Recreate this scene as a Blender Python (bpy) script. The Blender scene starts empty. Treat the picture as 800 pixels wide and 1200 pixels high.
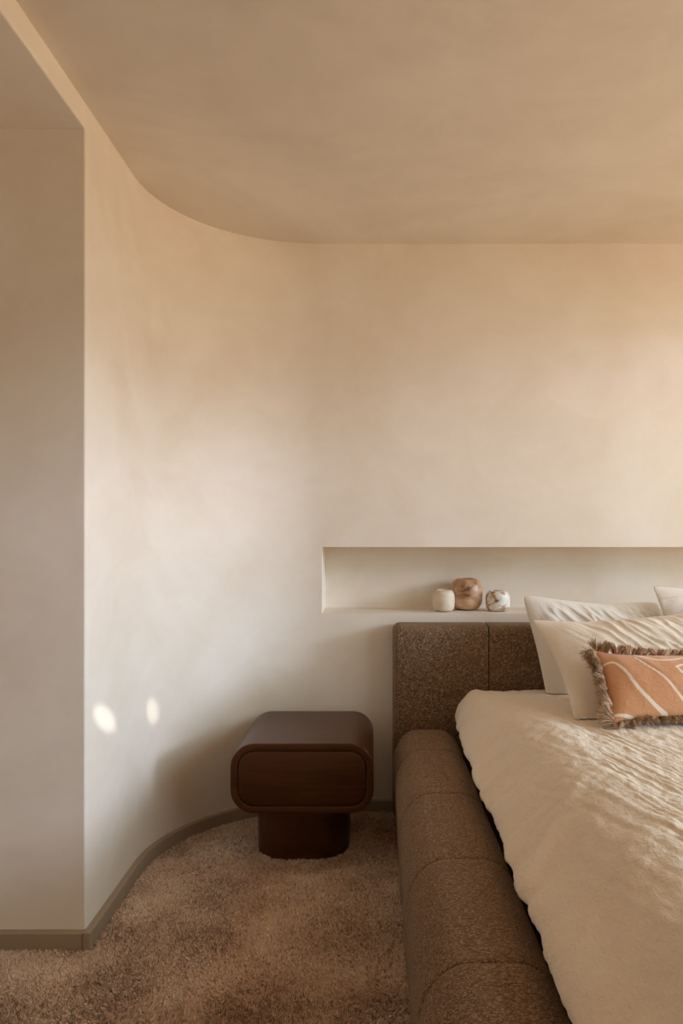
import bpy, bmesh, math, random
import numpy as np
from mathutils import Vector, Matrix

random.seed(7)
SC = bpy.context.scene
COL = SC.collection
PI = math.pi

# ------------------------------------------------------------------ camera
F_PX, VX, VY, CAM_Z = 850.0, 436.0, 622.0, 1.2      # 800x1200 frame
cam_d = bpy.data.cameras.new('camera')
cam = bpy.data.objects.new('camera', cam_d)
COL.objects.link(cam)
cam.location = (0, 0, CAM_Z)
cam.rotation_euler = (PI / 2, 0, 0)
cam_d.sensor_fit = 'VERTICAL'
cam_d.sensor_height = 36.0
cam_d.sensor_width = 24.0
cam_d.lens = F_PX / 1200 * 36.0
cam_d.shift_x = -(VX - 400) / 1200
cam_d.shift_y = (VY - 600) / 1200
cam_d.clip_start = 0.02
SC.camera = cam

# ------------------------------------------------------------------ room sizes
XL, XR = -0.832, 2.75          # curved wall plane, window wall
YB, YF = 3.13, -2.4            # wall behind the bed, wall behind the camera
ZC, ZS = 2.44, 2.367           # ceiling, soffit of the opening
YP = 2.105                     # face of the pier
RC = 0.60                      # radius of the curved corner
XFAR = -2.5                    # far side of the passage
ZFL = -0.012                   # carpet backing (pile tops come up to 0)
NX0, NZ0, NZ1, NYB = -0.217, 0.843, 1.130, 3.37   # niche

# ------------------------------------------------------------------ light
SC.view_settings.view_transform = 'Standard'
SC.view_settings.look = 'None'
SC.view_settings.gamma = 1.0
SC.view_settings.use_curve_mapping = False
SC.view_settings.exposure = 0.0
SC.cycles.diffuse_bounces = 8
SC.cycles.max_bounces = 12
SC.cycles.sample_clamp_indirect = 6.0

SKY = ((0.77, 0.95, 1.0), 3.9)
GROUND = ((1.0, 0.69, 0.45), 2.42)
SUN = ((0.68, 0.76, 1.0), 1.35, 12.5, 21.0, 9.0)     # colour, strength, elevation, azimuth to the back, angle

world = bpy.data.worlds.new('world')
SC.world = world
world.use_nodes = True
wn, wl = world.node_tree.nodes, world.node_tree.links
wn.clear()
w_out = wn.new('ShaderNodeOutputWorld')
w_bg = wn.new('ShaderNodeBackground')
w_tc = wn.new('ShaderNodeTexCoord')
w_sep = wn.new('ShaderNodeSeparateXYZ')
w_map = wn.new('ShaderNodeMapRange')
w_mix = wn.new('ShaderNodeMix')
w_mix.data_type = 'RGBA'
w_map.inputs['From Min'].default_value = -0.06
w_map.inputs['From Max'].default_value = 0.06
wl.new(w_tc.outputs['Generated'], w_sep.inputs[0])
wl.new(w_sep.outputs['Z'], w_map.inputs['Value'])
wl.new(w_map.outputs[0], w_mix.inputs['Factor'])
w_mix.inputs['A'].default_value = tuple(c * GROUND[1] for c in GROUND[0]) + (1,)
w_mix.inputs['B'].default_value = tuple(c * SKY[1] for c in SKY[0]) + (1,)
wl.new(w_mix.outputs['Result'], w_bg.inputs['Color'])
wl.new(w_bg.outputs[0], w_out.inputs['Surface'])


def light(name, kind, loc, aim):
    d = bpy.data.lights.new(name, kind)
    o = bpy.data.objects.new(name, d)
    COL.objects.link(o)
    o.location = loc
    o.rotation_euler = Vector(aim).to_track_quat('-Z', 'Y').to_euler()
    return d, o


e_, a_ = math.radians(SUN[2]), math.radians(SUN[3])
sun, _ = light('hazy_sun', 'SUN', (6, 0, 4),
               (-math.cos(e_) * math.cos(a_), math.cos(e_) * math.sin(a_), -math.sin(e_)))
sun.color, sun.energy, sun.angle = SUN[0], SUN[1], math.radians(SUN[4])

WIN_Y0, WIN_Y1, WIN_Z0, WIN_Z1 = -0.9, 3.0, 0.03, 2.42   # opening in the right wall
port, po = light('window_portal', 'AREA', (XR + 0.02, (WIN_Y0 + WIN_Y1) / 2, (WIN_Z0 + WIN_Z1) / 2), (-1, 0, 0))
port.shape = 'RECTANGLE'
port.size, port.size_y = WIN_Y1 - WIN_Y0, WIN_Z1 - WIN_Z0
po.rotation_euler = Matrix(((0, 0, 1), (1, 0, 0), (0, 1, 0))).to_euler()
port.cycles.is_portal = True

# two added spot lamps stand in for reflected sun glints on the curved wall
def glint(px, py, Y, half, wide, watts, lean=0.0):
    tx, tz = (px - VX) * Y / F_PX, CAM_Z - (py - VY) * Y / F_PX
    src = Vector((XR + 0.5, Y - 0.35, 1.55))
    d, o = light('added_glint_spot', 'SPOT', src, Vector((tx, Y, tz)) - src)
    L = (Vector((tx, Y, tz)) - src).length
    d.spot_size = 2 * math.atan(half / L)
    d.spot_blend = 0.9
    d.shadow_soft_size = 0.01
    d.energy = watts
    d.color = (1.0, 0.96, 0.9)
    o.scale = (wide, 1, 1)
    o.rotation_euler.rotate_axis('Z', lean)
glint(124, 842, 2.26, 0.044, 3.0, 420, -0.45)
glint(184, 832, 2.68, 0.046, 1.5, 320, -1.0)


# ------------------------------------------------------------------ helpers
def link(name, me, mat=None, parent=None, smooth=True, sharp=0):
    if isinstance(me, bmesh.types.BMesh):
        m = bpy.data.meshes.new(name)
        me.normal_update()
        me.to_mesh(m)
        me.free()
        me = m
    if mat:
        me.materials.append(mat)
    if smooth:
        me.polygons.foreach_set('use_smooth', [True] * len(me.polygons))
    if sharp:
        me.set_sharp_from_angle(angle=math.radians(sharp))
    o = bpy.data.objects.new(name, me)
    COL.objects.link(o)
    if parent:
        o.parent = parent
    return o


def tag(o, label=None, cat=None, group=None, kind=None):
    for k, v in (('label', label), ('category', cat), ('group', group), ('kind', kind)):
        if v:
            o[k] = v
    return o


def empty(name, loc=(0, 0, 0), rz=0.0):
    o = bpy.data.objects.new(name, None)
    COL.objects.link(o)
    o.location = loc
    o.rotation_euler = (0, 0, rz)
    o.empty_display_size = 0.1
    return o


def pydata(name, verts, faces):
    m = bpy.data.meshes.new(name)
    m.from_pydata([tuple(v) for v in verts], [], faces)
    m.update()
    return m


def quad_mesh(name, V, Q):
    """fast mesh from numpy arrays V (n,3), Q (m,k)"""
    m = bpy.data.meshes.new(name)
    k = Q.shape[1]
    m.vertices.add(len(V))
    m.vertices.foreach_set('co', np.ascontiguousarray(V, dtype=np.float32).ravel())
    m.loops.add(Q.size)
    m.loops.foreach_set('vertex_index', np.ascontiguousarray(Q, dtype=np.int32).ravel())
    m.polygons.add(len(Q))
    m.polygons.foreach_set('loop_start', np.arange(0, Q.size, k, dtype=np.int32))
    m.polygons.foreach_set('loop_total', np.full(len(Q), k, dtype=np.int32))
    m.update(calc_edges=True)
    m.validate()
    return m


def grid_faces(n, m, off=0, flip=False):
    i = np.arange(n - 1)[:, None] * m + np.arange(m - 1)[None, :]
    i = i.ravel() + off
    q = np.stack([i, i + m, i + m + 1, i + 1], 1)
    return q[:, ::-1] if flip else q


def loft(loops, cap0=True, cap1=True, closed=True):
    """mesh through loops of equal length; returns bmesh"""
    bm = bmesh.new()
    rows = [[bm.verts.new(p) for p in lp] for lp in loops]
    n = len(rows[0])
    for a, b in zip(rows, rows[1:]):
        for i in range(n if closed else n - 1):
            j = (i + 1) % n
            bm.faces.new((a[i], a[j], b[j], b[i]))
    if cap0:
        bm.faces.new(rows[0][::-1])
    if cap1:
        bm.faces.new(rows[-1])
    bmesh.ops.recalc_face_normals(bm, faces=bm.faces)
    return bm


def rrect(w, h, r, seg=10):
    """rounded rectangle outline centred on 0,0 (list of 2D points)"""
    pts = []
    r = max(min(r, w / 2 - 1e-4, h / 2 - 1e-4), 1e-4)
    for k, (sx, sy) in enumerate(((1, 1), (-1, 1), (-1, -1), (1, -1))):
        for i in range(seg + 1):
            a = PI / 2 * k + PI / 2 * i / seg
            pts.append((sx * (w / 2 - r) + r * math.cos(a), sy * (h / 2 - r) + r * math.sin(a)))
    return pts


def box_bm(x0, x1, y0, y1, z0, z1, bevel=0.0, seg=2, bm=None):
    own = bm is None
    bm = bm or bmesh.new()
    v = [bm.verts.new(p) for p in ((x0, y0, z0), (x1, y0, z0), (x1, y1, z0), (x0, y1, z0),
                                   (x0, y0, z1), (x1, y0, z1), (x1, y1, z1), (x0, y1, z1))]
    for f in ((0, 3, 2, 1), (4, 5, 6, 7), (0, 1, 5, 4), (1, 2, 6, 5), (2, 3, 7, 6), (3, 0, 4, 7)):
        bm.faces.new([v[i] for i in f])
    if bevel and own:
        bmesh.ops.bevel(bm, geom=bm.edges[:], offset=bevel, segments=seg, affect='EDGES', profile=0.5)
    return bm


def sheet(pts):
    bm = bmesh.new()
    bm.faces.new([bm.verts.new(p) for p in pts])
    return bm


# smooth numpy value noise (2D)
_rng = np.random.default_rng(3)
_tab = _rng.random((256, 256))


def vnoise(x, y, seed=0):
    x = np.asarray(x, float) + seed * 17.31
    y = np.asarray(y, float) + seed * 9.77
    xi, yi = np.floor(x).astype(int), np.floor(y).astype(int)
    fx, fy = x - xi, y - yi
    fx = fx * fx * fx * (fx * (fx * 6 - 15) + 10)
    fy = fy * fy * fy * (fy * (fy * 6 - 15) + 10)
    g = lambda a, b: _tab[a & 255, b & 255]
    return ((g(xi, yi) * (1 - fx) + g(xi + 1, yi) * fx) * (1 - fy)
            + (g(xi, yi + 1) * (1 - fx) + g(xi + 1, yi + 1) * fx) * fy) * 2 - 1


def fbm(x, y, seed=0, octv=3):
    s, a = 0, 1.0
    for k in range(octv):
        s = s + a * vnoise(x * 2 ** k, y * 2 ** k, seed + k * 3)
        a *= 0.5
    return s


# ------------------------------------------------------------------ materials
def mat(name):
    m = bpy.data.materials.new(name)
    m.use_nodes = True
    nt = m.node_tree
    return m, nt, nt.nodes['Principled BSDF']


def N(nt, kind, **kw):
    n = nt.nodes.new(kind)
    for k, v in kw.items():
        if k in n.inputs.keys():
            n.inputs[k].default_value = v
        else:
            setattr(n, k, v)
    return n


def coords(nt, scale=(1, 1, 1), rot=(0, 0, 0)):
    tc = N(nt, 'ShaderNodeTexCoord')
    mp = N(nt, 'ShaderNodeMapping')
    mp.inputs['Scale'].default_value = scale
    mp.inputs['Rotation'].default_value = rot
    nt.links.new(tc.outputs['Object'], mp.inputs['Vector'])
    return mp.outputs['Vector']


def noise(nt, vec, scale, detail=4, rough=0.55, dist=0.0):
    n = N(nt, 'ShaderNodeTexNoise', Scale=scale, Detail=detail, Roughness=rough, Distortion=dist)
    nt.links.new(vec, n.inputs['Vector'])
    return n.outputs['Fac']


def ramp(nt, fac, stops):
    r = N(nt, 'ShaderNodeValToRGB')
    el = r.color_ramp.elements
    while len(el) < len(stops):
        el.new(0.5)
    for e, (p, c) in zip(el, stops):
        e.position = p
        e.color = tuple(c) + (1,) if len(c) == 3 else c
    nt.links.new(fac, r.inputs['Fac'])
    return r.outputs['Color']


def mixc(nt, fac, a, b, mode='MIX'):
    m = N(nt, 'ShaderNodeMix', data_type='RGBA', blend_type=mode)
    for s, v in (('Factor', fac), ('A', a), ('B', b)):
        if isinstance(v, (int, float)):
            m.inputs[s].default_value = v
        elif isinstance(v, (tuple, list)):
            m.inputs[s].default_value = tuple(v) + (1,) if len(v) == 3 else v
        else:
            nt.links.new(v, m.inputs[s])
    return m.outputs['Result']


def bump(nt, bsdf, height, strength, dist, prev=None):
    b = N(nt, 'ShaderNodeBump', Strength=strength, Distance=dist)
    nt.links.new(height, b.inputs['Height'])
    if prev is not None:
        nt.links.new(prev, b.inputs['Normal'])
    nt.links.new(b.outputs['Normal'], bsdf.inputs['Normal'])
    return b.outputs['Normal']


def plaster(name, c0, c1, rough=0.55):
    """hand-trowelled lime plaster: cloudy tone, trowel sweeps, very shallow relief"""
    m, nt, b = mat(name)
    v = coords(nt)
    vs = coords(nt, (1.0, 1.0, 1.5), (0.2, 0.6, 0.3))
    cloud = noise(nt, v, 1.6, 5, 0.6, 0.6)
    sweep = noise(nt, vs, 3.6, 6, 0.6, 0.9)
    base = ramp(nt, cloud, [(0.32, c0), (0.68, c1)])
    pale = tuple(min(1, c * 1.10) for c in c1)
    f = ramp(nt, sweep, [(0.42, (0, 0, 0)), (0.74, (0.32, 0.32, 0.32))])
    col = mixc(nt, f, base, pale)
    nt.links.new(col, b.inputs['Base Color'])
    b.inputs['Roughness'].default_value = rough
    b.inputs['Specular IOR Level'].default_value = 0.3
    n1 = bump(nt, b, sweep, 0.10, 0.003)
    bump(nt, b, cloud, 0.25, 0.012, n1)
    return m


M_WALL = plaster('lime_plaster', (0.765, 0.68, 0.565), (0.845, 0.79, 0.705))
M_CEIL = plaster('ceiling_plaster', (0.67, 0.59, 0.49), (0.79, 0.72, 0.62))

M_BASE, nt, b = mat('baseboard_paint')
b.inputs['Base Color'].default_value = (0.35, 0.272, 0.19, 1)
b.inputs['Roughness'].default_value = 0.5

M_FRAME, nt, b = mat('window_frame_paint')
b.inputs['Base Color'].default_value = (0.75, 0.70, 0.62, 1)
b.inputs['Roughness'].default_value = 0.4

# carpet
M_CARPET, nt, b = mat('carpet_pile')
at = N(nt, 'ShaderNodeAttribute', attribute_name='tint')
v = coords(nt)
c1 = ramp(nt, at.outputs['Fac'], [(0.0, (0.32, 0.20, 0.13)), (0.5, (0.84, 0.635, 0.475)), (1.0, (0.95, 0.84, 0.70))])
nt.links.new(c1, b.inputs['Base Color'])
b.inputs['Roughness'].default_value = 0.85
b.inputs['Specular IOR Level'].default_value = 0.15
b.inputs['Sheen Weight'].default_value = 0.4

M_FLOOR, nt, b = mat('carpet_backing')
v = coords(nt)
c1 = ramp(nt, noise(nt, v, 260, 2, 0.6), [(0.3, (0.30, 0.20, 0.13)), (0.7, (0.52, 0.38, 0.27))])
nt.links.new(c1, b.inputs['Base Color'])
b.inputs['Roughness'].default_value = 0.95
bump(nt, b, noise(nt, v, 300, 2), 0.6, 0.005)

# chenille upholstery: flecked brown weave
M_CHEN, nt, b = mat('brown_chenille')
v = coords(nt)
vv = coords(nt, (1, 1, 0.55))
vw = coords(nt, (0.45, 1, 1))
w1 = noise(nt, vv, 300, 2, 0.65)
w2 = noise(nt, vw, 300, 2, 0.65)
mx = N(nt, 'ShaderNodeMath', operation='ADD')
nt.links.new(w1, mx.inputs[0]); nt.links.new(w2, mx.inputs[1])
hf = N(nt, 'ShaderNodeMath', operation='MULTIPLY'); hf.inputs[1].default_value = 0.5
nt.links.new(mx.outputs[0], hf.inputs[0])
fine = ramp(nt, hf.outputs[0], [(0.37, (0.060, 0.032, 0.017)), (0.50, (0.165, 0.098, 0.055)), (0.64, (0.42, 0.285, 0.18))])
wear = noise(nt, v, 9, 4, 0.6)
col = mixc(nt, ramp(nt, wear, [(0.4, (0, 0, 0)), (0.75, (0.3, 0.3, 0.3))]), fine, (0.21, 0.130, 0.078))
nt.links.new(col, b.inputs['Base Color'])
b.inputs['Roughness'].default_value = 0.9
b.inputs['Specular IOR Level'].default_value = 0.15
b.inputs['Sheen Weight'].default_value = 0.12
b.inputs['Sheen Tint'].default_value = (0.9, 0.75, 0.6, 1)
n1 = bump(nt, b, hf.outputs[0], 0.7, 0.003)
bump(nt, b, wear, 0.25, 0.02, n1)


def cotton(name, c, crinkle=0.5, scale=150):
    m, nt, b = mat(name)
    v = coords(nt)
    vs = coords(nt, (1, 0.45, 1))
    cl = noise(nt, v, 5, 3)
    col = mixc(nt, cl, tuple(x * 0.95 for x in c), c)
    nt.links.new(col, b.inputs['Base Color'])
    b.inputs['Roughness'].default_value = 0.85
    b.inputs['Specular IOR Level'].default_value = 0.15
    b.inputs['Sheen Weight'].default_value = 0.15
    n1 = bump(nt, b, noise(nt, vs, scale, 3, 0.6, 0.8), crinkle, 0.004)
    bump(nt, b, noise(nt, v, 38, 3, 0.6, 1.0), crinkle * 0.6, 0.012, n1)
    return m


M_DUVET = cotton('crinkled_cotton', (0.80, 0.70, 0.575), 0.55, 120)
M_SHEET = cotton('cotton_sheet', (0.82, 0.77, 0.70), 0.2, 220)
M_PIL1 = cotton('pale_pillowcase', (0.80, 0.75, 0.68), 0.25, 180)
M_PIL2 = cotton('cream_pillowcase', (0.80, 0.71, 0.60), 0.28, 180)

# stained wood
def wood(name, c0, c1, rot):
    m, nt, b = mat(name)
    v = coords(nt, (1.5, 22, 22), rot)
    g = noise(nt, v, 3.0, 6, 0.62, 0.8)
    v2 = coords(nt, (0.8, 3, 3), rot)
    g2 = noise(nt, v2, 3, 3)
    col = mixc(nt, g2, ramp(nt, g, [(0.35, c0), (0.68, c1)]), tuple(x * 0.75 for x in c1))
    nt.links.new(col, b.inputs['Base Color'])
    b.inputs['Roughness'].default_value = 0.30
    b.inputs['Specular IOR Level'].default_value = 0.5
    b.inputs['Specular Tint'].default_value = (1.0, 0.68, 0.45, 1)
    bump(nt, b, g, 0.12, 0.002)
    return m
M_WOOD = wood('dark_stained_wood', (0.022, 0.0068, 0.0028), (0.080, 0.0255, 0.0095), (0, 0, 0))


# stone of the three vessels
def stone(name, stops, scale, dist, seed, rough=0.35):
    m, nt, b = mat(name)
    tc = N(nt, 'ShaderNodeTexCoord')
    mp = N(nt, 'ShaderNodeMapping')
    mp.inputs['Location'].default_value = (seed, seed * 0.7, seed * 1.3)
    nt.links.new(tc.outputs['Object'], mp.inputs['Vector'])
    g = noise(nt, mp.outputs['Vector'], scale, 5, 0.6, dist)
    nt.links.new(ramp(nt, g, stops), b.inputs['Base Color'])
    b.inputs['Roughness'].default_value = rough
    return m
M_ST1 = stone('cream_stone', [(0.3, (0.60, 0.48, 0.34)), (0.6, (0.78, 0.69, 0.56))], 12, 0.4, 1.0, 0.5)
M_ST2 = stone('banded_brown_stone', [(0.33, (0.15, 0.065, 0.030)), (0.43, (0.42, 0.22, 0.115)), (0.54, (0.58, 0.36, 0.21)), (0.70, (0.70, 0.58, 0.46))], 11, 1.0, 4.2)
M_ST3 = stone('swirled_stone', [(0.36, (0.22, 0.11, 0.06)), (0.44, (0.52, 0.35, 0.23)), (0.50, (0.80, 0.75, 0.68)), (0.7, (0.84, 0.80, 0.74))], 14, 1.6, 2.6)

# ------------------------------------------------------------------ room shell
def arc(cx, cy, r, a0, a1, n):
    return [(cx + r * math.cos(a0 + (a1 - a0) * i / n), cy + r * math.sin(a0 + (a1 - a0) * i / n)) for i in range(n + 1)]

ARC_C = (XL + RC, YB - RC)
bev = 0.006   # softened plaster arris at the pier
wall_path = ([(XL - bev + bev * math.sin(t), YP + bev - bev * math.cos(t)) for t in [PI / 2 * i / 5 for i in range(6)]]
             + [(XL, YP + 0.2)] + arc(ARC_C[0], ARC_C[1], RC, PI, PI / 2, 40))


def ribbon(path, z0, z1):
    bm = bmesh.new()
    a = [bm.verts.new((x, y, z0)) for x, y in path]
    b_ = [bm.verts.new((x, y, z1)) for x, y in path]
    for i in range(len(path) - 1):
        bm.faces.new((a[i], b_[i], b_[i + 1], a[i + 1]))
    return bm

tag(link('wall_left', ribbon(wall_path, ZFL, ZC), M_WALL), kind='structure')
tag(link('wall_pier', sheet([(XFAR, YP, ZFL), (XL - bev, YP, ZFL), (XL - bev, YP, ZS), (XFAR, YP, ZS)]), M_WALL, smooth=False), kind='structure')
# header over the opening, with its plastered soffit
bm = bmesh.new()
pr = [(XL, ZC), (XL, ZS + 0.005), (XL - 0.0015, ZS + 0.0015), (XL - 0.005, ZS), (XFAR, ZS)]
for y0, y1 in ((YF, YP),):
    a = [bm.verts.new((x, y0, z)) for x, z in pr]
    c = [bm.verts.new((x, y1 + (0.004 if i < 2 else 0), z)) for i, (x, z) in enumerate(pr)]
    for i in range(len(pr) - 1):
        bm.faces.new((a[i], a[i + 1], c[i + 1], c[i]))
tag(link('wall_header', bm, M_WALL, smooth=False), kind='structure')
tag(link('wall_passage', sheet([(XFAR, YF, ZFL), (XFAR, YP, ZFL), (XFAR, YP, ZS), (XFAR, YF, ZS)]), M_WALL, smooth=False), kind='structure')

# back wall with the niche opening
X0 = ARC_C[0]
NX1 = 2.35
bm = bmesh.new()
def q(bm, *p):
    bm.faces.new([bm.verts.new(v) for v in p])
q(bm, (X0, YB, ZFL), (XR, YB, ZFL), (XR, YB, NZ0), (X0, YB, NZ0))
q(bm, (X0, YB, NZ1), (XR, YB, NZ1), (XR, YB, ZC), (X0, YB, ZC))
q(bm, (X0, YB, NZ0), (NX0, YB, NZ0), (NX0, YB, NZ1), (X0, YB, NZ1))
q(bm, (NX1, YB, NZ0), (XR, YB, NZ0), (XR, YB, NZ1), (NX1, YB, NZ1))
wall_back = tag(link('wall_back', bm, M_WALL, smooth=False), kind='structure')
bm = bmesh.new()
r_ = 0.012
fl = [(YB, NZ0), (NYB - r_, NZ0)] + [(NYB - r_ + r_ * math.sin(t), NZ0 + r_ - r_ * math.cos(t)) for t in (PI / 8, PI / 4, 3 * PI / 8)] \
    + [(NYB, NZ0 + r_), (NYB, NZ1), (YB, NZ1)]
a = [bm.verts.new((NX0, y, z)) for y, z in fl]
c = [bm.verts.new((NX1, y, z)) for y, z in fl]
for i in range(len(fl) - 1):
    bm.faces.new((a[i], c[i], c[i + 1], a[i + 1]))
bm.faces.new(a)
bm.faces.new(c[::-1])
link('niche', bm, M_WALL, wall_back, smooth=False)

# wall behind the camera
tag(link('wall_front', sheet([(XFAR, YF, ZFL), (XR, YF, ZFL), (XR, YF, ZC), (XFAR, YF, ZC)]), M_WALL, smooth=False), kind='structure')

# window wall
bm = bmesh.new()
q(bm, (XR, YF, ZFL), (XR, WIN_Y0, ZFL), (XR, WIN_Y0, ZC), (XR, YF, ZC))
q(bm, (XR, WIN_Y1, ZFL), (XR, YB, ZFL), (XR, YB, ZC), (XR, WIN_Y1, ZC))
q(bm, (XR, WIN_Y0, ZFL), (XR, WIN_Y1, ZFL), (XR, WIN_Y1, WIN_Z0), (XR, WIN_Y0, WIN_Z0))
q(bm, (XR, WIN_Y0, WIN_Z1), (XR, WIN_Y1, WIN_Z1), (XR, WIN_Y1, ZC), (XR, WIN_Y0, ZC))
tag(link('wall_right', bm, M_WALL, smooth=False), kind='structure')
bm = bmesh.new()
for y in (WIN_Y0, WIN_Y1 - 0.04):
    box_bm(XR, XR + 0.06, y, y + 0.04, WIN_Z0, WIN_Z1, bm=bm)
for z in (WIN_Z0, WIN_Z1 - 0.03):
    box_bm(XR, XR + 0.06, WIN_Y0, WIN_Y1, z, z + 0.03, bm=bm)
tag(link('window_1', bm, M_FRAME, smooth=False), kind='structure')

# floor and ceiling
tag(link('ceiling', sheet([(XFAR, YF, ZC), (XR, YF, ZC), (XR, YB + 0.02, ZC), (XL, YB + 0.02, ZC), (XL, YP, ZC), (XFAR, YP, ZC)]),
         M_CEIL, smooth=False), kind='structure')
floor = tag(link('floor', sheet([(XFAR, YF, ZFL), (XR, YF, ZFL), (XR, YB + 0.02, ZFL), (XFAR, YB + 0.02, ZFL)]), M_FLOOR, smooth=False), kind='structure')

# baseboards: moulded by sweeping one profile along the wall line
def sweep(path, normals, prof):
    bm = bmesh.new()
    rows = [[bm.verts.new((x + n[0] * d, y + n[1] * d, z)) for d, z in prof] for (x, y), n in zip(path, normals)]
    for r0, r1 in zip(rows, rows[1:]):
        for i in range(len(prof) - 1):
            bm.faces.new((r0[i], r0[i + 1], r1[i + 1], r1[i]))
    bm.faces.new(rows[0]); bm.faces.new(rows[-1][::-1])
    bmesh.ops.recalc_face_normals(bm, faces=bm.faces)
    return bm

BT, BH = 0.021, 0.043
prof = [(-0.002, ZFL), (BT, ZFL), (BT, BH - 0.003), (BT - 0.001, BH - 0.001), (BT - 0.003, BH), (-0.002, BH)]
lp = [(XL, YP - BT), (XL, YP + 0.2)] + arc(ARC_C[0], ARC_C[1], RC, PI, PI / 2, 40)
ln = [(1, 0), (1, 0)] + [(-math.cos(PI - PI / 2 * i / 40), -math.sin(PI - PI / 2 * i / 40)) for i in range(41)]
tag(link('baseboard_left', sweep(lp, ln, prof), M_BASE, smooth=False), kind='structure')
tag(link('baseboard_back', sweep([(X0, YB), (XR, YB)], [(0, -1)] * 2, prof), M_BASE, smooth=False), kind='structure')
tag(link('baseboard_pier', sweep([(XFAR, YP), (XL, YP)], [(0, -1)] * 2, prof), M_BASE, smooth=False), kind='structure')

# ------------------------------------------------------------------ carpet pile
def inside_carpet(x, y):
    ok = (y < YB - BT - 0.002) & (x < 0.13)
    ok &= ~((x < XL + BT + 0.002) & (y > YP - BT - 0.002))
    dx, dy = x - ARC_C[0], y - ARC_C[1]
    ok &= ~((dx < 0) & (dy > 0) & (np.hypot(dx, dy) > RC - BT - 0.002))
    # plinth of the bedside table
    ux, uy = np.abs(x + 0.262), np.abs(y - 2.845)
    ok &= ~((ux < 0.172) & (uy < 0.185) & ~((ux > 0.06) & (uy > 0.075) & (np.hypot(ux - 0.06, uy - 0.075) > 0.112)))
    return ok

rng = np.random.default_rng(11)
n0 = 230000
px_, py_ = rng.uniform(-1.75, 0.13, n0), rng.uniform(1.25, YB, n0)
keep = inside_carpet(px_, py_) & ((rng.random(n0) < 0.45) | ((px_ > -1.2) & (py_ > 1.65)))
px_, py_ = px_[keep], py_[keep]
n = len(px_)
# brushed patches: the pile lies in different directions
lay_a = 2.2 * PI * (0.5 + 0.5 * fbm(px_ * 3.1, py_ * 3.1, 2, 2))
lay_m = np.clip(0.35 + 1.2 * fbm(px_ * 7, py_ * 7, 5, 3), 0.0, 0.9)
lx, ly = np.cos(lay_a) * lay_m * 0.006, np.sin(lay_a) * lay_m * 0.006
tint0 = np.clip(0.5 + 0.28 * rng.standard_normal(n) + 0.22 * fbm(px_ * 5, py_ * 5, 8, 3), 0, 1)
VV, TT = [], []
for k in range(3):
    hx = rng.normal(0, 0.0046, n) + lx
    hy = rng.normal(0, 0.0046, n) + ly
    a = rng.uniform(0, PI, n)
    wx, wy = np.cos(a) * 0.0020, np.sin(a) * 0.0020
    bx, by = px_ + rng.normal(0, 0.0012, n), py_ + rng.normal(0, 0.0012, n)
    top = rng.uniform(-0.004, 0.003, n) - 0.004 * np.clip(lay_m - 0.6, 0, 1)
    b0 = np.stack([bx - wx, by - wy, np.full(n, ZFL)], 1)
    b1 = np.stack([bx + wx, by + wy, np.full(n, ZFL)], 1)
    t = np.stack([bx + hx, by + hy, top], 1)
    m1 = np.stack([bx + hx * 0.45 + wx * 1.1, by + hy * 0.45 + wy * 1.1, ZFL + (top - ZFL) * 0.62], 1)
    VV.append(np.stack([b0, b1, m1, t], 1).reshape(-1, 3))
    TT.append(np.repeat(np.clip(tint0 + rng.normal(0, 0.08, n), 0, 1), 4))
V = np.concatenate(VV)
Q = np.arange(len(V)).reshape(-1, 4)
me = quad_mesh('carpet_pile', V, Q)
at = me.attributes.new('tint', 'FLOAT', 'POINT')
at.data.foreach_set('value', np.concatenate(TT).astype(np.float32))
pile = link('carpet_pile', me, M_CARPET, floor, smooth=False)
tag(pile, kind='stuff')

# ------------------------------------------------------------------ bed
BX0, BX1 = 0.083, 2.20          # outer faces of the two side rails
HY = 2.985                      # face of the headboard
bed = tag(empty('upholstered_bed', ((BX0 + BX1) / 2, 1.9, 0)),
          'low bed upholstered in flecked brown chenille with thick padded side rail', 'bed')

def bpart(name, bm, m):
    o = link(name, bm, m, sharp=60)
    o.parent = bed
    o.matrix_parent_inverse = Matrix.Translation(-bed.location)
    return o

# headboard: padded panels side by side, seam between neighbours
HT = 0.808
hx = [BX0 + 0.004, 0.480, 0.880, 1.280, 1.680, BX1 - 0.004]
for k in range(5):
    xa, xb = hx[k], hx[k + 1]
    w = xb - xa
    loops = []
    # rounded-rectangle outline in the XZ plane, swept in depth with a soft front edge
    rl = 0.030
    for y, ins in ((YB - 0.012, 0.004), (YB - 0.02, 0.0), (HY + 0.035, 0.0), (HY + 0.018, 0.003), (HY + 0.007, 0.009), (HY + 0.002, 0.019), (HY, 0.035)):
        lo = []
        for x, z in rrect(w - 2 * min(ins, 0.002), HT - 2 * ins, rl - ins * 0.3, 8):
            X = (xa + xb) / 2 + x
            Z = HT / 2 + z
            # only the outermost corners are really round; inner ones stay tight to the seam
            if z > 0 and ((x < 0 and k > 0) or (x > 0 and k < 4)):
                cx, cz = w / 2 - min(ins, 0.002), HT / 2 - ins
                f = 0.75
                X = (xa + xb) / 2 + x + (math.copysign(cx, x) - x) * f * (1 if abs(x) > cx - rl else 0)
                Z = HT / 2 + z + (cz - z) * f * (1 if z > cz - rl else 0)
            if (k == 0 and x < 0) or (k == 4 and x > 0):
                X -= math.copysign(0.6 * ins, x)
            lo.append((X, y, max(Z, 0.005)))
        loops.append(lo)
    bpart('headboard_panel', loft(loops), M_CHEN)

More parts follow.
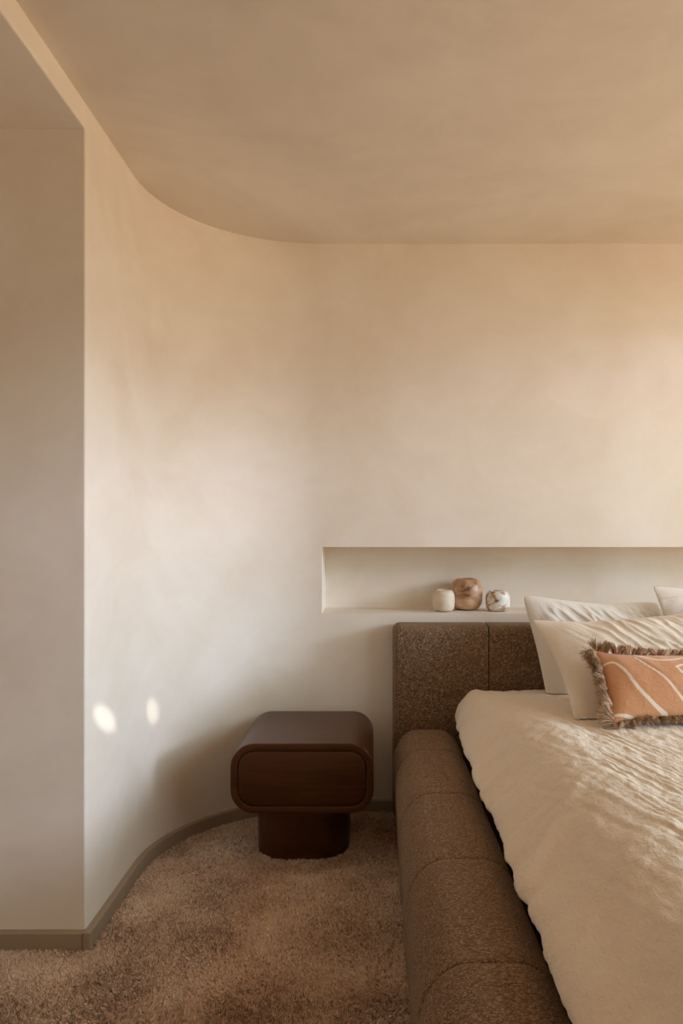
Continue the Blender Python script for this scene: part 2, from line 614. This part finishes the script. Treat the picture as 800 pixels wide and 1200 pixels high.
# side rails: a fat rounded bolster in sewn lengths
def rail_profile(ins):
    # half-open rounded section: x 0..w, z 0..h, fat round shoulders
    w, h = 0.272, 0.402
    pts = []
    for i in range(4):
        pts.append((0.012 - 0.012 * i / 4, 0.0 + 0.26 * i / 4))
    rl = 0.100
    for i in range(13):
        a = PI - PI / 2 * i / 12
        pts.append((rl + rl * math.cos(a), h - 0.13 + 0.13 * math.sin(a)))
    rr = 0.092
    for i in range(13):
        a = PI / 2 - PI / 2 * i / 12
        pts.append((w - rr + rr * math.cos(a), h - 0.11 + 0.11 * math.sin(a)))
    pts.append((w, 0.15)); pts.append((w, 0.0))
    cx, cz = w / 2, h / 2
    out = []
    for x, z in pts:
        # push inwards along the direction to the section's core, floor stays put
        dx, dz = cx - x, (cz - z) if z > 0.02 else 0
        L = math.hypot(dx, dz) or 1
        out.append((x + dx / L * ins, z + dz / L * ins))
    return out

def rail(xo, mirror, seams):
    for ya, yb in zip(seams, seams[1:]):
        secs = []
        L = ya - yb
        first = abs(ya - seams[0]) < 1e-6
        ds = [(0.0, 0.055 if first else 0.0055), (0.004, 0.040 if first else 0.0016), (0.012, 0.026 if first else 0.0006), (0.03, 0.010 if first else 0.0003),
              (0.06, 0.002 if first else 0.0), (0.10, 0.0), (L * 0.5, -0.002)]
        ds += [(L - 0.10, 0.0), (L - 0.03, 0.0003), (L - 0.012, 0.0006), (L - 0.004, 0.0016), (L, 0.0055)]
        for d, ins in ds:
            lo = []
            for x, z in rail_profile(ins):
                if first and z > 0.1:
                    pass
                lo.append(((xo + x) if not mirror else (xo - x), ya - d, z))
            secs.append(lo)
        bpart('rail_panel', loft(secs), M_CHEN)

SEAMS = [HY - 0.006, 2.645, 2.210, 1.770, 1.345, 0.92]
rail(BX0, False, SEAMS)
rail(BX1, True, SEAMS)
bm = loft([[(x, 0.90 - y, z) for y, z in rail_profile(i)] for x, i in ((BX0 + 0.01, 0.03), (BX0 + 0.05, 0.006), (1.14, 0), (BX1 - 0.05, 0.006), (BX1 - 0.01, 0.03))])
bpart('foot_rail', bm, M_CHEN)
bpart('slatted_base', box_bm(BX0 + 0.27, BX1 - 0.27, 0.91, HY - 0.01, 0.16, 0.20), M_WOOD)

# mattress under the duvet
MX0, MX1 = 0.445, 1.86
secs = []
for z, ins in ((0.203, 0.03), (0.21, 0.01), (0.23, 0), (0.46, 0), (0.490, 0.01), (0.505, 0.035)):
    secs.append([((MX0 + MX1) / 2 + x, 1.92 + y, z) for x, y in rrect(MX1 - MX0 - 2 * ins, 1.92 - 2 * ins, 0.06, 8)])
tag(link('mattress', loft(secs), M_SHEET), 'thick mattress lying in the bed under the cream duvet', 'mattress')

# duvet ---------------------------------------------------------------
nyd, ntop, nq = 430, 330, 46
yy = np.linspace(2.955, 0.93, nyd)
DXL, DXR = 0.362, 1.895
rows = np.zeros((nyd, ntop + 2 * nq, 3))
for i, y in enumerate(yy):
    t = np.clip((2.95 - y) / 0.75, 0, 1)
    t = t * t * (3 - 2 * t)
    cx = 0.075 + 0.16 * t + 0.012 * vnoise(y * 5, 0.3, 4)
    z0 = 0.36
    zt = 0.560 + 0.040 * np.clip((2.80 - y) / 0.5, 0, 1)
    xl = DXL
    xr = DXR + 0.010 * vnoise(y * 7.0, 4.5, 9)
    pw = 0.62 + 0.38 * t                       # boxier by the headboard, rounder down the bed
    th = np.linspace(0, PI / 2, nq, endpoint=False)
    qx = xl + cx * (1 - np.cos(th) ** (pw if pw < 1 else 1.0))
    qz = z0 + (zt - z0) * np.sin(th) ** pw
    bul = 0.034 + 0.032 * t + 0.010 * vnoise(y * 6.0, 2.5, 6) + 0.004 * vnoise(y * 21.0, 1.5, 7)
    sg = np.where(qz < 0.450, 0.036, 0.10 - 0.05 * t)
    qx = qx - bul * np.exp(-((qz - 0.450) / sg) ** 2)
    mid = np.linspace(xl + cx, xr - cx, ntop)
    rx = xr - cx * (1 - np.cos(th[::-1]) ** (pw if pw < 1 else 1.0))
    X = np.concatenate([qx, mid, rx])
    Z = np.concatenate([qz, np.full(ntop, zt), z0 + (zt - z0) * np.sin(th[::-1]) ** pw])
    rows[i, :, 0], rows[i, :, 1], rows[i, :, 2] = X, y, Z
X, Y, Z = rows[..., 0], rows[..., 1], rows[..., 2]
topm = np.clip((Z - 0.47) / 0.10, 0, 1)
# loft of the filling
Z += topm * (0.010 * fbm(X * 3.2, Y * 2.6, 12, 2) + 0.012 * np.exp(-((X - 0.85) / 0.35) ** 2 - ((Y - 1.9) / 0.5) ** 2))
# end at the headboard tucks down
Z -= 0.10 * np.clip((Y - 2.905) / 0.05, 0, 1) ** 2 * np.clip((Z - 0.45) / 0.1, 0, 1)
gx = np.gradient(rows, axis=1)
gy = np.gradient(rows, axis=0)
nrm = np.cross(gy, gx)
nrm /= np.linalg.norm(nrm, axis=2, keepdims=True) + 1e-9
nrm *= np.sign(nrm[nyd // 2, nq + ntop // 2, 2])
def ridged(u, v, seed):
    return 1 - np.abs(fbm(u, v, seed, 2))
# long folds along the crest of the bed, thrown by the sagging edge
ang = math.radians(16)
U = (X - 0.5) * math.cos(ang) + (Y - 1.7) * math.sin(ang)
W = -(X - 0.5) * math.sin(ang) + (Y - 1.7) * math.cos(ang)
warp = 0.25 * fbm(X * 6, Y * 6, 21, 2)
crest = np.exp(-((X - 0.62) / 0.17) ** 2) * np.clip((2.45 - Y) / 0.25, 0, 1)
disp = 0.0050 * crest * ridged(U * 58 + warp * 1.2, W * 1.9 + warp, 31)
disp += 0.0022 * topm * (0.5 + 0.5 * fbm(X * 3, Y * 3, 17, 2)) * ridged(U * 40 + warp * 1.2, W * 3 + warp, 33)
# crinkled cloth everywhere
disp += 0.0022 * topm * fbm(X * 46 + warp * 3, Y * 24, 41, 3)
# swoops on the sagging side
side = np.clip((0.60 - X) / 0.2, 0, 1)
disp += 0.0075 * side * np.clip((Z - 0.40) / 0.06, 0, 1) * fbm((X - 0.3) * 6 + Y * 2.0, Y * 17 - (X - 0.3) * 16 + warp, 47, 3)
rows += nrm * disp[..., None]
V = rows.reshape(-1, 3)
me = quad_mesh('duvet', V, grid_faces(nyd, ntop + 2 * nq))
duvet = tag(link('duvet', me, M_DUVET), 'cream crinkled cotton duvet spread over the bed and tucked beside the rail', 'duvet')

# ------------------------------------------------------------------ pillows (a small cloth simulation)
def sim_pillow(w, h, nx, ny, steps=150, press=0.00045, seed=1, noise_amp=0.003):
    r = np.random.default_rng(seed)
    u = np.linspace(-w / 2, w / 2, nx)
    v = np.linspace(-h / 2, h / 2, ny)
    P = np.zeros((2, nx, ny, 3))
    P[..., 0] = u[None, :, None]
    P[..., 1] = v[None, None, :]
    A = np.cos(PI * u / w)[:, None] * np.cos(PI * v / h)[None, :]
    UU, VV_ = np.meshgrid(u, v, indexing='ij')
    nz = fbm(UU * 14, VV_ * 14, seed, 3) * noise_amp
    nz2 = fbm(UU * 14, VV_ * 14, seed + 5, 3) * noise_amp
    P[0, ..., 2] = A * 0.012 + nz * np.sqrt(np.clip(A, 0, 1))
    P[1, ..., 2] = -A * 0.012 + nz2 * np.sqrt(np.clip(A, 0, 1))
    dx, dy = w / (nx - 1), h / (ny - 1)
    dd = math.hypot(dx, dy)
    Vv = np.zeros_like(P)

    def con(a, b_, rest, k):
        d = b_ - a
        L = np.sqrt((d * d).sum(-1, keepdims=True)) + 1e-9
        c = d * (0.5 * k * (1 - rest / L))
        a += c
        b_ -= c

    for s in range(steps):
        g0, g1 = np.gradient(P, axis=1), np.gradient(P, axis=2)
        nn = np.cross(g0, g1)
        nn /= np.linalg.norm(nn, axis=-1, keepdims=True) + 1e-9
        nn[1] *= -1
        Vv = Vv * 0.93 + nn * press
        old = P.copy()
        P += Vv
        for it in range(5):
            for o in (0, 1):
                e = (nx - o) // 2 * 2
                con(P[:, o:o + e:2], P[:, o + 1:o + 1 + e:2][:, :e // 2], dx, 1.0) if e else None
                e = (ny - o) // 2 * 2
                con(P[:, :, o:o + e:2], P[:, :, o + 1:o + 1 + e:2][:, :, :e // 2], dy, 1.0) if e else None
                con(P[:, o:nx - 1:2, :-1], P[:, o + 1:nx:2, 1:], dd, 0.25)
                con(P[:, o:nx - 1:2, 1:], P[:, o + 1:nx:2, :-1], dd, 0.25)
            for sl in (np.s_[:, 0, :], np.s_[:, -1, :], np.s_[:, :, 0], np.s_[:, :, -1]):
                P[sl] = P[sl].mean(axis=0, keepdims=True)
        # slight bending stiffness
        lap = np.zeros_like(P)
        lap[:, 1:-1, 1:-1] = (P[:, 2:, 1:-1] + P[:, :-2, 1:-1] + P[:, 1:-1, 2:] + P[:, 1:-1, :-2]) / 4 - P[:, 1:-1, 1:-1]
        P += 0.06 * lap
        Vv = P - old
    return P


def pillow_mesh(name, P):
    nx, ny = P.shape[1:3]
    top = P[0].reshape(-1, 3)
    idx0 = np.arange(nx * ny).reshape(nx, ny)
    idx1 = idx0.copy()
    inner = np.arange((nx - 2) * (ny - 2)).reshape(nx - 2, ny - 2) + nx * ny
    idx1[1:-1, 1:-1] = inner
    V = np.concatenate([top, P[1, 1:-1, 1:-1].reshape(-1, 3)])
    def faces(ix, flip):
        q_ = np.stack([ix[:-1, :-1], ix[1:, :-1], ix[1:, 1:], ix[:-1, 1:]], -1).reshape(-1, 4)
        return q_[:, ::-1] if flip else q_
    return quad_mesh(name, V, np.concatenate([faces(idx0, False), faces(idx1, True)]))


def frame(bottom, top, roll=0.0):
    """matrix whose X runs along the bed head, Y from bottom to top edge, Z out of the face"""
    b_, t_ = Vector(bottom), Vector(top)
    y = (t_ - b_).normalized()
    x = Vector((1, 0, 0))
    z = x.cross(y).normalized()
    x = y.cross(z).normalized()
    m = Matrix((x, y, z)).transposed().to_4x4()
    m.translation = (b_ + t_) / 2
    return m @ Matrix.Rotation(roll, 4, 'Z')


def subsurf(o, lv=1):
    md = o.modifiers.new('smooth', 'SUBSURF')
    md.levels = md.render_levels = lv


P0 = sim_pillow(0.74, 0.50, 84, 60, 150, seed=5)
P1 = sim_pillow(0.58, 0.46, 70, 58, 150, seed=9)


def finer(P, ax):
    """cubic midpoints along one axis"""
    P = np.moveaxis(P, ax, 0)
    m = (P[:-1] + P[1:]) / 2
    m[1:-1] = (9 * (P[1:-2] + P[2:-1]) - P[:-3] - P[3:]) / 16
    out = np.empty((2 * len(P) - 1,) + P.shape[1:])
    out[0::2], out[1::2] = P, m
    return np.moveaxis(out, 0, ax)


def duvet_height(x, y):
    i = np.clip(np.round((rows[0, 0, 1] - y) / (rows[0, 0, 1] - rows[-1, 0, 1]) * (nyd - 1)).astype(int), 0, nyd - 1)
    out = np.zeros_like(x)
    for r_i in np.unique(i):
        k = i == r_i
        rw = rows[r_i, nq // 2:-nq // 2]
        out[k] = np.interp(x[k], rw[:, 0], rw[:, 2])
    return out


def rest_on_duvet(P, M, gap=0.004):
    """flatten whatever would sink into the duvet"""
    R = np.array(M.to_3x3())
    w = P @ R.T + np.array(M.translation)
    h = duvet_height(w[..., 0].ravel(), w[..., 1].ravel()).reshape(w.shape[:-1]) + gap
    low = w[..., 2] < h
    w[..., 2] = np.where(low, h, w[..., 2])
    P[...] = (w - np.array(M.translation)) @ R


def place_pillow(name, P, thick, M, m, label, deform=None, fuller=0.0):
    P = finer(finer(P, 1), 2)
    P[..., 2] *= thick / (P[..., 2].max() - P[..., 2].min())
    u, v = P[..., 0] / np.abs(P[..., 0]).max(), P[..., 1] / np.abs(P[..., 1]).max()
    P[..., 1] += fuller * v * np.abs(v) * np.cos(u * PI / 2)
    P[..., 0] += fuller * 0.6 * u * np.abs(u) * np.cos(v * PI / 2)
    if deform:
        deform(P)
    rest_on_duvet(P, M)
    o = link(name, pillow_mesh(name, P), m)
    o.matrix_world = M
    return tag(o, label, 'pillow', 'bed pillows')


def def_rear(P):
    u, v = P[..., 0].copy(), P[..., 1].copy()
    c = (np.abs(u) / np.abs(u).max() * np.abs(v) / np.abs(v).max()) ** 3
    P[..., :2] *= (1 - 0.075 * c)[..., None]
    P[..., 0] += -0.20 * v
    P[..., 1] += -0.025 * np.clip(v / 0.2, 0, 1) * np.clip((u + 0.25) / 0.3, 0, 1)
    inn = np.clip((0.215 - np.abs(v)) / 0.05, 0, 1) * np.clip((0.24 - np.abs(u)) / 0.05, 0, 1)
    P[0, ..., 2] += ((0.0085 * (1 - np.abs(fbm(u * 33 + v * 26 + 3, v * 7 - u * 6, 3, 2))) ** 2 + 0.006 * fbm(u * 9 + 2, v * 11, 18, 2)) * inn)[0]

def def_front(P):
    u, v = P[..., 0].copy(), P[..., 1].copy()
    k = np.clip((u + 0.30) / 0.2, 0, 1)
    inn = np.clip((0.22 - np.abs(v)) / 0.06, 0, 1) * np.clip((0.33 - np.abs(u)) / 0.06, 0, 1)
    P[0, ..., 2] += ((0.0090 * k * (1 - np.abs(fbm(u * 36 + v * 23, v * 5 - u * 4, 7, 2))) ** 2 + 0.005 * fbm(u * 9, v * 9, 15, 2)) * inn)[0]

def def_plain(P):
    u, v = P[..., 0].copy(), P[..., 1].copy()
    P[0, ..., 2] += (0.005 * (np.abs(v) < 0.2) * fbm(u * 16 - v * 7, v * 6, 13, 2))[0]

place_pillow('pillow', P1, 0.115, frame((0.918, 2.835, 0.560), (0.918, 2.895, 0.890)), M_PIL1,
             'pale pillow standing upright against the headboard, its corner highest at left', def_rear, 0.034)
place_pillow('pillow', P0, 0.15, frame((0.985, 2.375, 0.612), (0.985, 2.695, 0.862), math.radians(6)), M_PIL2,
             'cream wrinkled pillow leaning in the middle, directly behind the fringed cushion', def_front, 0.012)
place_pillow('pillow', P0, 0.11, frame((1.490, 2.752, 0.60), (1.490, 2.826, 0.962), math.radians(7)), M_PIL1,
             'pale pillow rising at the right edge of the picture behind the others', def_plain, 0.02)

# ------------------------------------------------------------------ fringed cushion
cm = frame((1.01, 2.228, 0.628), (1.01, 2.390, 0.786))
cush = tag(empty('fringed_cushion'), 'terracotta lumbar cushion printed with white lines and edged in brown fringe', 'cushion')
cush.matrix_world = cm
CW, CH = 0.50, 0.240
PC = sim_pillow(CW + 0.02, CH + 0.02, 110, 54, 130, seed=21, noise_amp=0.002)
PC[..., 2] *= 0.095 / (PC[..., 2].max() - PC[..., 2].min())
uc, vc = PC[..., 0], PC[..., 1]
innc = np.clip((CW / 2 - 0.01 - np.abs(uc)) / 0.05, 0, 1) * np.clip((CH / 2 - 0.008 - np.abs(vc)) / 0.04, 0, 1)
PC[0, ..., 2] += (innc * (0.007 * np.clip(0.5 + vc / CH, 0, 1) * (1 - np.abs(fbm(uc * 15 + vc * 9, vc * 3, 19, 2))) + 0.003 * fbm(uc * 8, vc * 10, 27, 2)))[0]
rest_on_duvet(PC, cm, 0.008)
me = pillow_mesh('cushion_cover', PC)

# printed line drawing, laid out in the cushion's own plane (metres)
def cu(zx, zy):   # sketch units -> cushion plane
    px, py = 680 + zx / 6.667, 740 + zy / 6.667
    d = Vector(((px - VX) / F_PX, 1.0, -(py - VY) / F_PX))
    inv = cm.inverted()
    o_, d_ = inv @ Vector((0, 0, CAM_Z)), inv.to_3x3() @ d
    t = (0.035 - o_.z) / d_.z
    p = o_ + d_ * t
    return p.x, p.y
STROKES = [
    ([(140, 265), (170, 240), (205, 226), (260, 225), (310, 265), (370, 335), (430, 420), (500, 490), (600, 570), (690, 620)], 0.0030, 0.0068),
    ([(265, 615), (350, 622), (430, 642), (510, 690)], 0.0042, 0.0062),
    ([(430, 200), (500, 265), (600, 340), (680, 410), (760, 490), (830, 560), (900, 650)], 0.0034, 0.0052),
    ([(440, 172), (510, 195), (600, 230), (700, 230), (800, 208), (900, 200)], 0.0036, 0.0036),
    ([(730, 300), (800, 280), (900, 300), (1000, 370)], 0.0036, 0.0036),
    ([(740, 300), (800, 360), (870, 400), (960, 410)], 0.0036, 0.0036),
    ([(930, 560), (1010, 470), (1120, 430), (1230, 470), (1290, 560)], 0.0034, 0.0060),
]
vx = np.zeros(len(me.vertices) * 3)
me.vertices.foreach_get('co', vx)
vx = vx.reshape(-1, 3)
best = np.full(len(vx), 1.0)
for pts, w0, w1 in STROKES:
    pp = np.array([cu(*p) for p in pts])
    # smooth the polyline
    tt = np.linspace(0, len(pp) - 1, 8 * len(pp))
    i0 = np.clip(np.floor(tt).astype(int), 0, len(pp) - 2)
    f = (tt - i0)[:, None]
    g = lambda j: pp[np.clip(j, 0, len(pp) - 1)]
    p0, p1, p2, p3 = g(i0 - 1), g(i0), g(i0 + 1), g(i0 + 2)
    cr = 0.5 * (2 * p1 + (p2 - p0) * f + (2 * p0 - 5 * p1 + 4 * p2 - p3) * f ** 2 + (3 * p1 - p0 - 3 * p2 + p3) * f ** 3)
    ww = np.linspace(w0, w1, len(cr))
    for a, b2, wd in zip(cr[:-1], cr[1:], ww):
        ab = b2 - a
        t = np.clip(((vx[:, :2] - a) @ ab) / (ab @ ab + 1e-12), 0, 1)
        best = np.minimum(best, np.hypot(*(vx[:, :2] - a - t[:, None] * ab).T) - wd)
best[vx[:, 2] < -0.001] = 1.0
at = me.attributes.new('stroke', 'FLOAT', 'POINT')
at.data.foreach_set('value', np.clip(best * 50 + 0.5, 0, 1).astype(np.float32))
M_COVER, nt, b = mat('printed_terracotta_cloth')
an = N(nt, 'ShaderNodeAttribute', attribute_name='stroke')
edge = ramp(nt, an.outputs['Fac'], [(0.47, (1, 1, 1)), (0.53, (0, 0, 0))])
v = coords(nt)
base = mixc(nt, noise(nt, v, 9, 3), (0.54, 0.25, 0.11), (0.62, 0.31, 0.15))
nt.links.new(mixc(nt, edge, base, (0.80, 0.68, 0.55)), b.inputs['Base Color'])
b.inputs['Roughness'].default_value = 0.75
b.inputs['Sheen Weight'].default_value = 0.3
bump(nt, b, noise(nt, v, 30, 3, 0.6, 1.0), 0.3, 0.01)
cover = link('cushion_cover', me, M_COVER, cush)
subsurf(cover)

# fringe: short strands all round the seam
M_FR, nt, b = mat('brown_fringe_yarn')
an = N(nt, 'ShaderNodeAttribute', attribute_name='tint')
nt.links.new(ramp(nt, an.outputs['Fac'], [(0.0, (0.14, 0.070, 0.036)), (0.35, (0.48, 0.29, 0.165)), (0.7, (0.80, 0.61, 0.42)), (1.0, (0.88, 0.76, 0.60))]), b.inputs['Base Color'])
b.inputs['Roughness'].default_value = 0.8
E = PC[0]
ring = np.concatenate([E[:, 0], E[-1, 1:], E[-2::-1, -1], E[0, -2:0:-1]])
seg = np.linalg.norm(np.roll(ring, -1, 0) - ring, axis=1)
cum = np.concatenate([[0], np.cumsum(seg)])
rng = np.random.default_rng(4)
ns = 22000
s = rng.uniform(0, cum[-1], ns)
k = np.clip(np.searchsorted(cum, s) - 1, 0, len(ring) - 1)
f = ((s - cum[k]) / seg[k])[:, None]
base = ring[k] * (1 - f) + np.roll(ring, -1, 0)[k] * f
tg = np.roll(ring, -1, 0)[k] - ring[k]
tg /= np.linalg.norm(tg, axis=1, keepdims=True)
out = np.stack([tg[:, 1], -tg[:, 0], tg[:, 2] * 0], 1)
out /= np.linalg.norm(out, axis=1, keepdims=True)
tuft = np.floor(s / 0.0075).astype(int)
nt_ = tuft.max() + 1
tr = rng.normal(0, 1, (nt_, 6))
corner = np.clip((np.abs(base[:, 0]) / (CW / 2) * np.abs(base[:, 1]) / (CH / 2) - 0.45) / 0.4, 0, 1)[:, None]
side_ = (np.abs(out[:, :1]) > 0.7)
L = (rng.uniform(0.80, 1.05, ns)[:, None]) * (0.034 + 0.012 * side_ + 0.012 * corner) * np.where(out[:, 1:2] < -0.7, 0.75, 1.0)
T = tr[tuft]
clump = T[:, :1] * 0.5
zf = np.array([0, 0, 1.0])
mid_s = ((tuft + 0.5) * 0.0075 - s)[:, None] * tg
d1 = out * (0.75 + 0.2 * T[:, 1:2]) + tg * (0.35 * T[:, 2:3] + rng.normal(0, 0.16, (ns, 1))) + zf * (0.30 + 0.45 * T[:, 3:4] + rng.normal(0, 0.2, (ns, 1)))
d1 /= np.linalg.norm(d1, axis=1, keepdims=True)
d2 = d1 + tg * (0.6 * T[:, 4:5] + rng.normal(0, 0.15, (ns, 1))) + zf * (-0.15 + 0.5 * T[:, 5:6] + rng.normal(0, 0.15, (ns, 1)))
d2 /= np.linalg.norm(d2, axis=1, keepdims=True)
base = base - out * 0.004
p1, p2 = base + d1 * L * 0.5 + mid_s * 0.4, base + d1 * L * 0.5 + d2 * L * 0.5 + mid_s * 0.7
for p_ in (base, p1, p2):
    rest_on_duvet(p_, cm, 0.006)
sv = np.cross(d1, rng.normal(0, 1, (ns, 3)))
sv /= np.linalg.norm(sv, axis=1, keepdims=True)
sw = sv * 0.0008
V = np.stack([base - sw, base + sw, p1 - sw, p1 + sw, p2 - sw * 0.6, p2 + sw * 0.6], 1).reshape(-1, 3)
i6 = np.arange(ns)[:, None] * 6
Q = np.concatenate([i6 + np.array([0, 1, 3, 2]), i6 + np.array([2, 3, 5, 4])])
me = quad_mesh('fringe', V, Q)
at = me.attributes.new('tint', 'FLOAT', 'POINT')
at.data.foreach_set('value', np.repeat(np.clip(0.45 + 0.25 * rng.standard_normal(ns) + 0.2 * clump[:, 0], 0, 1), 6).astype(np.float32))
tag(link('fringe', me, M_FR, cush, smooth=False), kind='stuff')

# ------------------------------------------------------------------ bedside table
TX0, TX1, TYF, TYB, TZ0, TZ1 = -0.504, 0.005, 2.572, 3.04, 0.196, 0.445
tcx, tcz = (TX0 + TX1) / 2, (TZ0 + TZ1) / 2
table = tag(empty('bedside_table', (tcx, 2.84, 0)),
            'dark stained wooden bedside table with rounded drawer box on a short plinth', 'bedside table')
def tpart(name, bm, parent=table):
    o = link(name, bm, M_WOOD, sharp=40)
    o.parent = parent
    o.matrix_parent_inverse = Matrix.Translation(-table.location)
    return o
TW, TH, TR, TT_ = TX1 - TX0, TZ1 - TZ0, 0.086, 0.026
def tl(ins, y, r=TR):
    return [(tcx + x, y, tcz + z) for x, z in rrect(TW - 2 * ins, TH - 2 * ins, r - ins, 14)]
loops = [tl(0.004, TYB), tl(0.0, TYB - 0.004), tl(0.0, TYF + 0.005), tl(0.0007, TYF + 0.002), tl(0.002, TYF + 0.0007), tl(0.005, TYF),
         tl(TT_ - 0.004, TYF), tl(TT_ - 0.001, TYF + 0.001), tl(TT_, TYF + 0.004), tl(TT_, TYB - 0.03)]
tpart('table_body', loft(loops))
g = TT_ + 0.002
loops = [tl(g, TYF + 0.025), tl(g, TYF + 0.0075), tl(g + 0.0008, TYF + 0.005), tl(g + 0.003, TYF + 0.004)]
tpart('drawer_front', loft(loops))
loops = []
for z, ins in ((ZFL, 0.0), (TZ0 + 0.004, 0.0)):
    loops.append([(-0.262 + x, 2.845 + y, z) for x, y in rrect(0.348 - 2 * ins, 0.376 - 2 * ins, 0.125, 16)])
tpart('plinth', loft(loops))

# ------------------------------------------------------------------ three stone vessels in the niche
def vessel(name, px, Y, w, h, mouth, m, label, n1=3.0, asym=0.0):
    r = w / 2
    prof = []
    fr = 0.60                                     # foot radius ratio
    K = 22
    for i in range(K + 1):
        t = -1 + 2 * i / K
        rr = (1 - abs(t * 0.93) ** n1) ** (1 / n1)
        prof.append((r * rr, h * (0.5 + 0.5 * t)))
    prof = [(0.0001, 0.0015), (prof[0][0] * 0.85, 0.0)] + prof[1:]
    rt = prof[-1][0]
    mr = mouth * r
    prof = prof[:-1] + [(rt * 0.98, h * 0.995), (max(mr + 0.003, rt * 0.8), h), (mr + 0.002, h), (mr, h - 0.002), (mr, h * 0.72), (r * 0.55, h * 0.45), (0.0001, h * 0.30)]
    loops = []
    for rad, z in prof:
        loops.append([(rad * math.cos(a) * (1 + asym * math.cos(2 * a)), rad * math.sin(a), z) for a in [2 * PI * j / 40 for j in range(40)]])
    o = link(name, loft(loops), m)
    o.location = ((px - VX) * Y / F_PX, Y, NZ0)
    md = o.modifiers.new('smooth', 'SUBSURF'); md.levels = md.render_levels = 1
    return tag(o, label, 'vase', 'stone vessels in the wall niche')
vessel('stone_pot', 519.7, 3.212, 0.098, 0.096, 0.55, M_ST1, 'small plain cream stone pot, leftmost of three in the wall niche', 3.4)
vessel('stone_vase', 546.2, 3.282, 0.147, 0.142, 0.42, M_ST2, 'largest pot in the niche, round and mottled brown', 2.9)
vessel('stone_pot', 583.1, 3.230, 0.108, 0.091, 0.55, M_ST3, 'small white stone pot with brown swirl, nearest the pillows', 3.4)
